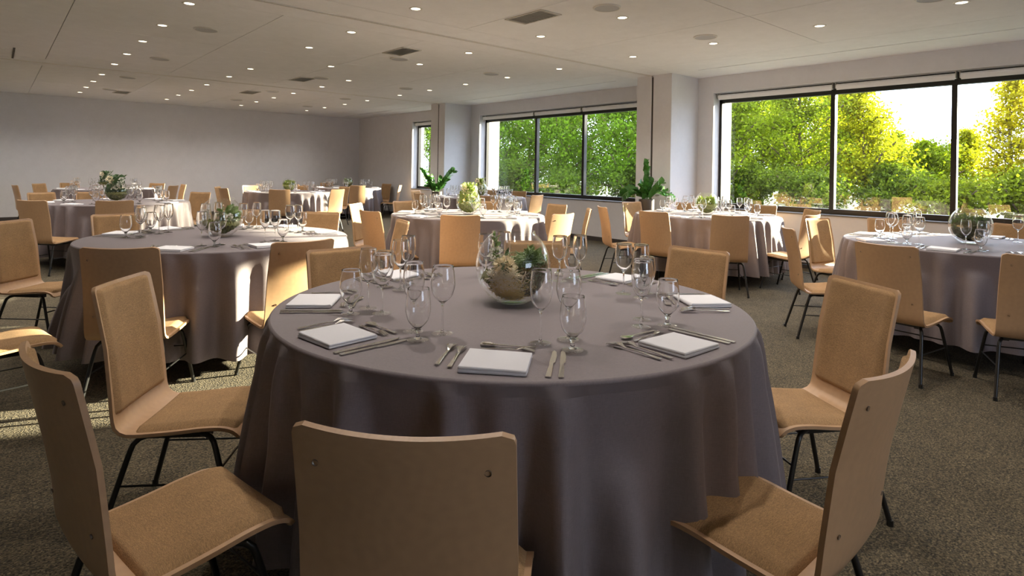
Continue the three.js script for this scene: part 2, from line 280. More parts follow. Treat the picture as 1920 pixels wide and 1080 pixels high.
function makeChair(detail) {
  const o = new THREE.Group(); o.userData.category = 'chair';
  mesh('shell', chairParts.shell, M.wood, o); mesh('seat_pad', chairParts.seat, M.fabric, o); mesh('back_pad', chairParts.back, M.fabric, o);
  for (const g of chairParts.legs) mesh('leg', g, M.black, o);
  mesh('seat_frame', chairParts.frame, M.black, o);
  for (const g of chairParts.rods) mesh('stretcher', g, M.black, o);
  mesh('stretcher', chairParts.cross, M.black, o);
  if (detail) for (const g of chairParts.screws) mesh('screw', g, M.screw, o);
  return o;
}
const chairNear = makeChair(true), chairFar = makeChair(false);
const BACK = 0.28;                                   // from a chair's middle to its back's top edge
const facing = ['back to the window wall', 'back to windows, angled at end wall', 'squarely facing the end wall', 'facing the end wall window corner', 'squarely facing the windows', 'facing windows, angled off end wall', 'back to the end wall', 'turned from the end wall corner'];
function placeChair(x, z, fx, fz, at, near, extra) {
  const slot = ((Math.round(Math.atan2(-fz, -fx) / (Math.PI / 4)) % 8) + 8) % 8;
  return copyOf(near ? chairNear : chairFar, 'dining_chair', `tan plywood chair ${at.phrase}, ${extra || facing[slot]}`, [x, 0, z], Math.atan2(fx, fz), `chairs ${at.phrase}`);
}

// ---------------------------------------------------------------- tables
const TOP = 0.83, HEM = 0.15, RAD = 0.95;
function clothGeometry(seed, chairAngles) {
  const r = rng(seed), ph = r() * 6.28, nf = 33 + Math.floor(r() * 4), amp = [...Array(nf + 1)].map(() => 0.35 + 0.75 * r()), start = [...Array(nf + 1)].map(() => (r() < 0.35 ? 0.12 + 0.25 * r() : 0));
  const wave = (th, s) => {                            // one fold per 2 pi / n, of uneven height, width and start
    const p = (th / (2 * Math.PI)) * nf + 0.22 * Math.sin(th * 3 + ph) + 0.13 * Math.sin(th * 7 + 2 * ph), k = ((Math.round(p) % nf) + nf) % nf, d = Math.abs(p - Math.round(p)) * 2;
    const grow = Math.max(0, (s - start[k]) / (1 - start[k])), body = Math.pow(Math.max(0, Math.cos(d * Math.PI / 2)), 2.2);
    return amp[k] * Math.pow(grow, 0.62) * body;
  };
  const squeeze = (th, s) => { let k = 1; const ls = Math.max(0, Math.min(1, (s - 0.12) / 0.4)), low = ls * ls * (3 - 2 * ls); if (!low) return 1; for (const c of chairAngles) { let d = Math.abs(th - c) % (2 * Math.PI); d = Math.min(d, 2 * Math.PI - d); if (d < 0.27) { const e = d / 0.27, f = e * e * (3 - 2 * e); k = Math.min(k, 0.6 + 0.4 * f); } } return 1 + (k - 1) * low; };
  const rows = [0, 0.35, 0.7, 0.9, 0.97, 0.99], prof = [];
  for (const q of rows) prof.push({ r: q * RAD, y: TOP, s: -1 });
  for (let i = 1; i <= 5; i++) { const t = i / 5 * Math.PI / 2; prof.push({ r: RAD - 0.012 + 0.012 * Math.sin(t), y: TOP - 0.012 + 0.012 * Math.cos(t), s: -1 }); }
  for (let i = 1; i <= 24; i++) prof.push({ s: i / 24 });
  const N = 320, pos = [], uv = [], idx = [];
  for (let i = 0; i <= N; i++) {
    const th = (i % N) / N * 2 * Math.PI;
    for (const p of prof) {
      let rr = p.r, y = p.y;
      if (p.s >= 0) { const k = squeeze(th, p.s), w = wave(th, p.s); rr = RAD - 0.02 * Math.min(1, p.s * 4) + k * 0.165 * w + 0.012 * p.s * Math.sin(th * 5 + seed); y = TOP - 0.012 - (TOP - 0.012 - HEM) * p.s + 0.006 * w * p.s; }
      pos.push(rr * Math.cos(th), y, rr * Math.sin(th)); uv.push(p.s < 0 ? rr * Math.cos(th) : i / N * 2 * Math.PI * RAD, p.s < 0 ? rr * Math.sin(th) : RAD + (TOP - y));
    }
  }
  const m = prof.length; for (let i = 0; i < N; i++) for (let j = 0; j < m - 1; j++) { const p = i * m + j, q = p + m; idx.push(p, q, p + 1, q, q + 1, p + 1); }
  const g = new THREE.BufferGeometry(); g.setAttribute('position', new THREE.Float32BufferAttribute(pos, 3)); g.setAttribute('uv', new THREE.Float32BufferAttribute(uv, 2)); g.setIndex(idx); g.computeVertexNormals();
  const n = g.attributes.normal; for (let j = 0; j < m; j++) { const a0 = j, b0 = N * m + j; const x = n.getX(a0) + n.getX(b0), y = n.getY(a0) + n.getY(b0), z = n.getZ(a0) + n.getZ(b0), l = Math.hypot(x, y, z) || 1; n.setXYZ(a0, x / l, y / l, z / l); n.setXYZ(b0, x / l, y / l, z / l); if (j === 0) for (let i = 0; i <= N; i++) n.setXYZ(i * m, 0, 1, 0); }
  return g;
}
const tableTopG = lathe([[0, TOP - 0.03], [RAD - 0.02, TOP - 0.03], [RAD - 0.012, TOP - 0.022], [RAD - 0.012, TOP - 0.008], [RAD - 0.016, TOP - 0.004], [0, TOP - 0.004]], 64);
const tableLegG = [0, 1, 2, 3].map((k) => { const a = Math.PI / 4 + k * Math.PI / 2; return tube([[0.62 * Math.cos(a), 0, 0.62 * Math.sin(a)], [0.62 * Math.cos(a), TOP - 0.02, 0.62 * Math.sin(a)]], 0.016, 2, 8); });

// ---------------------------------------------------------------- tableware
const wineProfile = (R, H, neck) => {                 // outer wall of a stemmed glass bowl, from the stem up to the rim
  const y0 = H * neck; return [[0.004, y0], [R * 0.42, y0 + 0.012], [R * 0.78, y0 + (H - y0) * 0.22], [R * 0.97, y0 + (H - y0) * 0.42], [R, y0 + (H - y0) * 0.55], [R * 0.95, y0 + (H - y0) * 0.75], [R * 0.84, H]];
};
const smooth = (pts, n = 26) => new THREE.SplineCurve(pts.map(([a, b]) => new THREE.Vector2(a, b))).getPoints(n).map((p) => [Math.max(0, p.x), p.y]);
function bowlGeometry(R, H, neck, wall, seg) { const o = smooth(wineProfile(R, H, neck), 22), i = o.map(([r, y], k) => [Math.max(0, r - wall), k === o.length - 1 ? y : y + wall * 1.5 * (1 - k / o.length) + (k < 3 ? 0.002 : 0)]).reverse(); i.push([0, i[i.length - 1][1]]); return lathe([[0, o[0][1] - 0.002], ...o, ...i], seg); }
const stemGeometry = (H, neck, r) => { const y1 = H * neck + 0.001; return lathe(smooth([[0, 0.004], [r * 2.2, 0.0045], [r * 1.2, 0.012], [r, 0.03], [r * 0.9, y1 * 0.6], [r * 1.1, y1 - 0.008], [r * 1.9, y1], [0, y1 + 0.001]], 20), 12); };
const footGeometry = (R) => lathe([[0, 0], [R * 0.98, 0], [R, 0.0012], [R * 0.7, 0.003], [R * 0.3, 0.0045], [0, 0.0055]], 28);
const kinds = {
  red_wine_glass: { R: 0.041, H: 0.228, neck: 0.44, stem: 0.0036, foot: 0.036, text: 'tall clear red wine glass', cat: 'wine glass' },
  white_wine_glass: { R: 0.0365, H: 0.236, neck: 0.43, stem: 0.0034, foot: 0.034, text: 'slim clear white wine glass', cat: 'wine glass' },
  water_goblet: { R: 0.041, H: 0.168, neck: 0.2, stem: 0.006, foot: 0.034, text: 'short stemmed clear water goblet', cat: 'goblet' },
};
for (const k of Object.values(kinds)) {
  const near = new THREE.Group(); near.userData.category = k.cat;
  mesh('bowl', bowlGeometry(k.R, k.H, k.neck, 0.0013, 40), M.glass, near); mesh('stem', stemGeometry(k.H, k.neck, k.stem), M.glass, near); mesh('foot', footGeometry(k.foot), M.thin, near);
  k.near = near;
  k.far = new THREE.Mesh(merge([bowlGeometry(k.R, k.H, k.neck, 0.0016, 20), stemGeometry(k.H, k.neck, k.stem), footGeometry(k.foot)]), M.glass); k.far.userData.category = k.cat;
}
function flat(points, depth, bend) {                  // an outline in x (across) and y (along), extruded and then bent by a height curve
  const s = new THREE.Shape(points.map(([x, y]) => new THREE.Vector2(x, y))), g = new THREE.ExtrudeGeometry(s, { depth, bevelEnabled: true, bevelThickness: 0.0005, bevelSize: 0.0004, bevelSegments: 1, curveSegments: 6 });
  g.rotateX(-Math.PI / 2); const p = g.attributes.position; for (let i = 0; i < p.count; i++) p.setY(i, p.getY(i) + 0.0006 + bend(-p.getZ(i), p.getX(i))); g.computeVertexNormals(); return g;   // along = -z
}
const mirror = (half) => [...half, ...half.slice().reverse().map(([x, y]) => [-x, y])];
const handle = [[0.0062, -0.1], [0.0055, -0.08], [0.0045, -0.04], [0.0032, 0], [0.003, 0.03]];
const forkOutline = (() => { const t = []; const right = [...handle, [0.006, 0.042], [0.0118, 0.055]]; const left = right.slice().reverse().map(([x, y]) => [-x, y]); const x = [0.0118, 0.0064, 0.0046, 0.0009]; t.push([x[0], 0.1], [x[1] + 0.0015, 0.1], [x[1], 0.062], [x[2], 0.062], [x[2] - 0.0004, 0.1], [x[3], 0.1], [0.0006, 0.062], [-0.0006, 0.062], [-x[3], 0.1], [-x[2] + 0.0004, 0.1], [-x[2], 0.062], [-x[1], 0.062], [-x[1] - 0.0015, 0.1], [-x[0], 0.1]); return [...right, ...t, ...left]; })();
const forkBend = (v) => (v > 0.03 ? 0.004 + 0.012 * Math.sin((v - 0.03) / 0.07 * Math.PI) * 0.8 : v > -0.06 ? 0.004 + 0.002 * Math.cos((v + 0.015) * 30) : 0.003);
const cutlery = {
  dinner_fork: { g: flat(forkOutline, 0.0018, forkBend), cat: 'fork', text: 'polished steel dinner fork' },
  dinner_knife: { g: flat([[0.0075, -0.115], [0.007, -0.07], [0.0055, -0.02], [0.0045, 0], [0.009, 0.01], [0.0095, 0.07], [0.006, 0.105], [-0.001, 0.118], [-0.0065, 0.11], [-0.007, 0], [-0.0055, -0.02], [-0.007, -0.07], [-0.0075, -0.115]], 0.0022, () => 0.001), cat: 'knife', text: 'polished steel dinner knife' },
  dessert_spoon: { g: flat(mirror([[0.0055, -0.09], [0.0045, -0.05], [0.0028, 0], [0.0028, 0.03], [0.01, 0.042], [0.0165, 0.058], [0.0165, 0.07], [0.01, 0.083]]), 0.0014, (v, x) => (v > 0.035 ? 0.0015 + 900 * (x * x) * 0.02 + 4 * (v - 0.062) * (v - 0.062) : v > -0.05 ? 0.004 : 0.002)), cat: 'spoon', text: 'polished steel dessert spoon' },
  dessert_fork: { g: flat(forkOutline, 0.0016, forkBend).scale(0.82, 0.9, 0.82), cat: 'fork', text: 'small steel dessert fork' },
};
const napkinG = (() => {                               // a linen square folded to a soft packet
  const list = [];
  for (const [w, h, d, y, dx] of [[0.172, 0.0085, 0.19, 0.0042, 0], [0.171, 0.0085, 0.189, 0.0118, 0.0012]]) { const g = new RoundedBoxGeometry(w, h, d, 4, 0.0042); g.translate(dx, y, 0); list.push(g); }
  const fold = new THREE.CylinderGeometry(0.008, 0.008, 0.187, 16); fold.rotateX(Math.PI / 2); fold.translate(0.082, 0.008, 0); list.push(fold);
  const g = merge(list), p = g.attributes.position;
  for (let i = 0; i < p.count; i++) { const x = p.getX(i) / 0.09, z = p.getZ(i) / 0.1, k = p.getY(i) / 0.016; p.setY(i, p.getY(i) + 0.006 * k * Math.max(0, 1 - x * x) * Math.max(0, 1 - 0.6 * z * z) + 0.002 * k * Math.sin(3 * x + 2 * z)); }
  g.computeVertexNormals(); return g;
})();
napkinG.rotateY(Math.PI / 2);
// ---------------------------------------------------------------- glass bowls and what grows in them
const BOWL_R = 0.156, BOWL_Y = 0.146;
const bowlG = (() => {
  const o = [], a0 = -Math.PI / 2 + 0.42, a1 = 0.93;
  o.push([0.0, 0.0], [0.058, 0.0]);
  for (let i = 0; i <= 26; i++) { const a = a0 + (a1 - a0) * i / 26; o.push([BOWL_R * Math.cos(a), BOWL_Y + BOWL_R * Math.sin(a)]); }
  const t = o[o.length - 1]; o.push([t[0] - 0.004, t[1] + 0.006], [t[0] - 0.002, t[1] + 0.012], [t[0] - 0.006, t[1] + 0.013]);
  const inner = []; for (let i = 26; i >= 0; i--) { const a = a0 + (a1 - a0) * i / 26; inner.push([(BOWL_R - 0.0035) * Math.cos(a), BOWL_Y + (BOWL_R - 0.0035) * Math.sin(a)]); }
  return lathe([...o, ...inner, [0, 0.006]], 56).scale(1, 1.05, 1);
})();
const leafG = gridGeometry(8, 4, (u, v) => { const w = Math.sin(Math.PI * Math.pow(u, 0.8)) * 0.5, s = v * 2 - 1; return [s * w * 0.62, 0.16 * Math.abs(s) * w - 0.25 * u * u, u]; });   // a leaf of length 1 along z
const petalG = gridGeometry(3, 2, (u, v) => { const w = Math.sin(Math.PI * (0.15 + 0.8 * u)) * 0.5, s = v * 2 - 1; return [s * w, 0.3 * s * s * w + 0.25 * u * u, u]; });
function oriented(g, p, dir, size, roll) {
  const q = new THREE.Quaternion().setFromUnitVectors(V(0, 0, 1), dir.clone().normalize()).multiply(new THREE.Quaternion().setFromAxisAngle(V(0, 0, 1), roll));
  return g.clone().applyMatrix4(new THREE.Matrix4().compose(p, q, V(size, size, size)));
}
function mossGeometry(seed, fill, rough) {
  const g = new THREE.IcosahedronGeometry(1, 24), p = g.attributes.position, R = BOWL_R - 0.012;
  for (let i = 0; i < p.count; i++) {
    const v = V(p.getX(i), p.getY(i), p.getZ(i)).normalize(), n = perlin.noise(v.x * 5 + seed, v.y * 5, v.z * 5) + 0.5 * perlin.noise(v.x * 13, v.y * 13 + seed, v.z * 13) + 0.35 * perlin.noise(v.x * 31, v.y * 31, v.z * 31 + seed);
    const k = R * (0.97 - rough * (0.5 + 0.5 * n)); let y = BOWL_Y + v.y * k; const cap = fill + 0.03 * n; if (y > cap) y = cap + (y - cap) * 0.12;
    p.setXYZ(i, v.x * k, Math.max(0.008, y), v.z * k);
  }
  g.computeVertexNormals(); return g;
}
function strands(seed, n, centre, spread, len, r) {
  const q = rng(seed), list = [];
  for (let i = 0; i < n; i++) {
    const a = q() * 6.283, d = V(Math.cos(a) * 0.8, 0.9 * q() - 0.15, Math.sin(a) * 0.8).normalize(), s = V(...centre).add(V(q() - 0.5, q() - 0.5, q() - 0.5).multiplyScalar(spread)), pts = [];
    for (let k = 0; k < 4; k++) { const p = s.clone().addScaledVector(d, len * k / 3).add(V(0.012 * (q() - 0.5) * k, -0.004 * k * k * q(), 0.012 * (q() - 0.5) * k)); const c = p.clone().sub(V(0, BOWL_Y, 0)); if (c.length() > BOWL_R - 0.011) p.copy(c.setLength(BOWL_R - 0.011).add(V(0, BOWL_Y, 0))); pts.push([p.x, Math.max(0.012, p.y), p.z]); }
    list.push(tube(pts, r * (0.7 + 0.6 * q()), 5, 3));
  }
  return merge(list);
}
function bloom(seed, centre, R, n, size) {
  const q = rng(seed), list = [];
  for (let i = 0; i < n; i++) { const y = 1 - 2 * (i + 0.5) / n, a = i * 2.39996, h = Math.sqrt(1 - y * y), d = V(h * Math.cos(a), y, h * Math.sin(a)); list.push(oriented(petalG, V(...centre).addScaledVector(d, R * (0.75 + 0.3 * q())), d.clone().add(V(q() - 0.5, q() - 0.5, q() - 0.5).multiplyScalar(1.1)), size * (0.7 + 0.6 * q()), q() * 6)); }
  return merge(list);
}
const greens = { deep: leafMat(0.06, 0.13, 0.035, 0.25), fresh: leafMat(0.16, 0.27, 0.05, 0.35), lime: leafMat(0.32, 0.42, 0.07, 0.4), grey: leafMat(0.17, 0.24, 0.12, 0.25) };
const blooms = { cream: leafMat(0.88, 0.77, 0.55, 0.25, 0.8), gold: leafMat(0.6, 0.4, 0.12, 0.2, 0.8), white: leafMat(0.78, 0.76, 0.68, 0.25, 0.8), pink: leafMat(0.68, 0.45, 0.33, 0.25, 0.8), yellow: leafMat(0.78, 0.58, 0.2, 0.3, 0.8) };
const mossMat = { dark: std({ color: lin(0.055, 0.06, 0.018), roughness: 1 }), olive: std({ color: lin(0.12, 0.13, 0.03), roughness: 1 }), lime: std({ color: lin(0.2, 0.24, 0.05), roughness: 1 }), brown: std({ color: lin(0.12, 0.075, 0.025), roughness: 1 }) };
function leaves(seed, n, [a0, a1], [y0, y1], [s0, s1], out) {   // leaf geometries held inside the bowl, or rising above it when out > 0
  const q = rng(seed), list = [];
  for (let i = 0; i < n; i++) {
    const a = a0 + (a1 - a0) * q(), y = y0 + (y1 - y0) * q(), R = Math.sqrt(Math.max(0.001, Math.pow(BOWL_R - 0.02, 2) - Math.pow(Math.min(y, 0.27) - BOWL_Y, 2))), r = R * (0.45 + 0.4 * q()) * (y > 0.27 ? 0.5 : 1), s = s0 + (s1 - s0) * q();
    const p = V(r * Math.cos(a), y, r * Math.sin(a)), d = V(Math.cos(a + 1.6 * (q() - 0.5)) * 0.5, 0.9 - 0.7 * q(), Math.sin(a + 1.6 * (q() - 0.5)) * 0.5).normalize();
    const e = p.clone().addScaledVector(d, s).sub(V(0, BOWL_Y, 0)); if (!out && e.length() > BOWL_R - 0.012) p.sub(e.clone().setLength(e.length() - BOWL_R + 0.012));
    list.push(oriented(leafG, p, d, s, q() * 6.28));
  }
  return list;
}
function sprig(seed, base, dir, len, n, size) {         // a stem with small leaves on both sides
  const q = rng(seed), pts = []; for (let k = 0; k < 5; k++) pts.push([base[0] + dir[0] * len * k / 4, base[1] + dir[1] * len * k / 4, base[2] + dir[2] * len * k / 4 + 0.006 * Math.sin(k)]);
  const list = [tube(pts, 0.0016, 8, 4)];
  for (let i = 0; i < n; i++) { const t = 0.2 + 0.8 * i / n, p = V(base[0] + dir[0] * len * t, base[1] + dir[1] * len * t, base[2] + dir[2] * len * t), a = i * 2.4; list.push(oriented(leafG, p, V(Math.cos(a), 0.7, Math.sin(a)), size * (0.7 + 0.6 * q()), q() * 6)); }
  return merge(list);
}
const RIGHT = V(Math.cos(YAW), 0, Math.sin(YAW)), TOWARD = V(-Math.sin(YAW), 0, Math.cos(YAW));
const off = (r, y, t) => [RIGHT.x * r + TOWARD.x * t, y, RIGHT.z * r + TOWARD.z * t];   // offsets: right along the room's diagonal, up, and across it
function centrepiece(T, n) {
  const [x, z] = T.pos, b = single('fish_bowl', bowlG, M.thin, `round clear glass bowl ${T.bowl}`, 'bowl', [x, TOP + 0.001, z]);
  const a = thing('bowl_arrangement', T.flowers, 'flowers', [x, TOP + 0.008, z]);
  const s = 100 * n + 7;
  if (T.style === 'plume') {
    mesh('moss', mossGeometry(s, 0.1, 0.16), mossMat.olive, a);
    mesh('moss_strands', strands(s + 1, 700, off(0.06, 0.12, 0.02), 0.15, 0.06, 0.0013), greens.fresh, a);
    mesh('dark_strands', strands(s + 21, 500, off(0.07, 0.09, 0.05), 0.12, 0.05, 0.0012), mossMat.brown, a);
    mesh('golden_plume', strands(s + 2, 800, off(-0.012, 0.06, 0.108), 0.085, 0.055, 0.0013), blooms.yellow, a);
    mesh('cream_plume', strands(s + 3, 700, off(-0.02, 0.095, 0.108), 0.07, 0.055, 0.0014), blooms.cream, a);
    mesh('bloom', bloom(s + 4, off(-0.032, 0.15, 0.09), 0.034, 120, 0.022), blooms.cream, a);
    mesh('bloom', bloom(s + 14, off(-0.07, 0.115, 0.075), 0.024, 70, 0.016), blooms.white, a);
    for (const g of leaves(s + 5, 16, [1.7, 3.4], [0.05, 0.12], [0.07, 0.095])) mesh('leaf', g, greens.grey, a);
    for (const g of leaves(s + 6, 40, [-0.6, 1.7], [0.1, 0.19], [0.04, 0.07])) mesh('leaf', g, greens.fresh, a);
    for (const g of leaves(s + 8, 26, [-1.3, 1.2], [0.06, 0.16], [0.035, 0.06])) mesh('leaf', g, greens.deep, a);
    mesh('sprig', sprig(s + 7, off(-0.075, 0.1, 0.03), [0, 1, 0], 0.18, 24, 0.028), greens.fresh, a);
    mesh('sprig', sprig(s + 9, off(0.02, 0.12, -0.03), [RIGHT.x * 0.5, 0.75, RIGHT.z * 0.5], 0.12, 16, 0.03), greens.fresh, a);
    mesh('flower_cluster', bloom(s + 10, off(-0.072, 0.2, 0.04), 0.024, 50, 0.012), blooms.white, a);
  } else if (T.style === 'moss') {
    mesh('moss', mossGeometry(s, 0.165, 0.1), mossMat.dark, a);
    mesh('moss_strands', strands(s + 1, 500, off(0.01, 0.12, 0), 0.2, 0.06, 0.0013), greens.deep, a);
    mesh('fern', merge(leaves(s + 2, 60, [0, 6.28], [0.1, 0.2], [0.04, 0.075])), greens.fresh, a);
    mesh('pebble', bloom(s + 3, off(-0.03, 0.05, 0.105), 0.022, 40, 0.014), blooms.cream, a);
  } else if (T.style === 'leafy') {
    mesh('moss', mossGeometry(s, 0.09, 0.14), mossMat.olive, a);
    mesh('foliage', merge(leaves(s + 1, 70, [-1.0, 2.2], [0.06, 0.2], [0.045, 0.08])), greens.fresh, a);
    mesh('foliage', merge(leaves(s + 2, 40, [-0.6, 2.0], [0.03, 0.14], [0.04, 0.07])), greens.deep, a);
    mesh('bloom', bloom(s + 3, off(0.02, 0.17, 0.05), 0.024, 50, 0.014), blooms.pink, a);
    mesh('bloom', bloom(s + 4, off(0.085, 0.15, 0.06), 0.02, 40, 0.013), blooms.white, a);
  } else {
    const tall = T.style === 'tall', tone = T.tone || 'fresh';
    mesh('moss', mossGeometry(s, 0.12, 0.12), tone === 'lime' ? mossMat.lime : mossMat.olive, a);
    mesh('foliage', merge(leaves(s + 1, 90, [0, 6.28], [0.08, tall ? 0.34 : 0.22], [0.05, 0.085], tall)), greens[tone], a);
    mesh('foliage', merge(leaves(s + 2, 50, [0, 6.28], [0.03, 0.16], [0.04, 0.07])), greens.deep, a);
    for (let k = 0; k < (tall ? 11 : 3); k++) mesh('bloom', bloom(s + 3 + k, off(0.07 * Math.sin(k * 2.3), (tall ? 0.16 : 0.1) + (tall ? 0.017 : 0.03) * k, 0.07 * Math.cos(k * 1.9)), tall ? 0.03 : 0.024, 44, 0.018), [blooms.white, blooms.cream, blooms[T.petal || 'yellow']][k % 3], a);
    if (tall) for (let k = 0; k < 5; k++) mesh('sprig', sprig(s + 20 + k, off(0.03 * Math.sin(k * 2), 0.2, 0.03 * Math.cos(k * 2)), [0.35 * Math.sin(k * 1.3), 0.9, 0.35 * Math.cos(k * 1.3)], 0.2, 14, 0.04), greens[tone], a);
  }
  return b;
}

// ---------------------------------------------------------------- the ten tables with chairs and settings
const tables = [
  { pos: [1.65, -1.89], key: 'at the cream plume bowl table', on: 'on the table with the cream plume bowl', cloth: 'long plain grey cloth over the table with the cream plume bowl', style: 'plume', bowl: 'filled with cream plumes and golden moss', flowers: 'cream plumes, golden moss and green leaves in a round bowl', level: 0,
    exact: [[0.55, -0.92, 46, 1], [0.1, -1.78, 80, 1], [0.39, -2.8, -55, 1], [1.66, -0.5, -1, 1], [2.85, -0.96, 121, -1], [1.5, -3.22, -2, -1], [3.27, -2.02, 88, -1], [2.69, -2.87, 40, -1]] },
  { pos: [1.35, -5.02], key: 'at the leafy blossom bowl table', on: 'on the table with the leafy blossom bowl', cloth: 'grey cloth with stripes of sunlight over the leafy blossom bowl table', style: 'leafy', bowl: 'with green leaves and pink blossom', flowers: 'green leaves with pink and white blossom in a glass bowl', level: 1,
    chairs: [[126, 1.40], [85, 1.36], [15, 1.45], [323, 1.52], [292, 1.6], [252, 1.62], [222, 1.68]], pulled: [0.02, -4.24, 1, -0.18, 'pulled out, facing the windows'] },
  { pos: [1.36, -10.4], key: 'at the big bouquet bowl table', on: 'on the table with the big bouquet bowl', cloth: 'greenish grey cloth over the table with the big bouquet bowl', style: 'tall', tone: 'deep', petal: 'pink', bowl: 'overflowing with a big mixed bouquet', flowers: 'big bouquet of dark leaves and pink and cream blooms', level: 2,
    chairs: [[133, 1.48], [98, 1.48], [240, 1.6], [325, 1.65], [264, 1.5], [180, 1.48]] },
  { pos: [5.05, -13.5], key: 'at the bright lime bowl table', on: 'on the table with the bright lime bowl', cloth: 'grey brown cloth over the table with the bright lime bowl', style: 'short', tone: 'lime', bowl: 'of bright lime green leaves', flowers: 'bright lime green leaves with a few pale blooms', level: 2,
    chairs: [[171, 1.48], [208, 1.5], [256, 1.55], [118, 1.45], [68, 1.45], [-14, 1.55], [300, 1.48]] },
  { pos: [7.65, -16.0], key: 'at the end wall corner table', on: 'on the corner table by the end wall', cloth: 'lavender grey cloth over the corner table by the end wall', style: 'short', tone: 'fresh', bowl: 'on the corner table by the end wall', flowers: 'small green and white posy on the corner table', level: 2,
    chairs: [[272, 1.55], [105, 1.4], [-12, 1.45], [40, 1.5], [180, 1.48]] },
  { pos: [1.9, -16.0], key: 'at the dark cloth table', on: 'on the dark table before the end wall', cloth: 'dark grey cloth over the table before the end wall', style: 'tall', tone: 'deep', petal: 'cream', bowl: 'on the dark table before the end wall', flowers: 'tall dark green leafy bunch before the end wall', level: 2,
    chairs: [[170, 1.6], [218, 1.45], [250, 1.6], [318, 1.6], [39, 1.48], [0, 1.55]] },
  { pos: [4.5, -6.02], key: 'at the yellow sprig bowl table', on: 'on the sunlit table with the yellow sprig bowl', cloth: 'sunlit grey cloth over the table with the yellow sprig bowl', style: 'tall', tone: 'lime', petal: 'yellow', bowl: 'packed with yellow green sprigs', flowers: 'yellow green sprigs standing in a glass bowl', level: 1,
    chairs: [[3, 1.5], [42, 1.5], [82, 1.47], [130, 1.43], [175, 1.43], [230, 1.5], [269, 1.5], [315, 1.48]] },
  { pos: [7.65, -9.85], key: 'at the table under middle window', on: 'on the table under the middle window', cloth: 'pale lit grey cloth over the table under the middle window', style: 'tall', tone: 'lime', petal: 'white', bowl: 'on the table under the middle window', flowers: 'pale green sprigs with white blooms under the middle window', level: 2,
    chairs: [[78, 1.46], [-13, 1.42], [124, 1.6], [240, 1.5], [180, 1.48], [315, 1.46]] },
  { pos: [7.38, -4.45], key: 'at the table beside tall planter', on: 'on the table beside the tall planter', cloth: 'grey cloth with bright sunlit folds over the table beside the planter', style: 'short', tone: 'lime', petal: 'white', bowl: 'of pale green and white beside the planter', flowers: 'pale green leaves and white blooms beside the planter', level: 1,
    chairs: [[174, 1.42], [139, 1.5], [93, 1.44], [3, 1.5], [281, 1.53], [318, 1.35], [215, 1.46], [42, 1.44]] },
  { pos: [6.3, -1.3], key: 'at the dark moss bowl table', on: 'on the table with the dark moss bowl', cloth: 'grey cloth over the table with the dark moss bowl', style: 'moss', bowl: 'of dark green moss under the widest window', flowers: 'dark green moss and fern filling a round bowl', level: 1,
    chairs: [[184, 1.7], [228, 1.48], [287, 1.5], [321, 1.6], [2, 1.6], [156, 1.66]] },
];
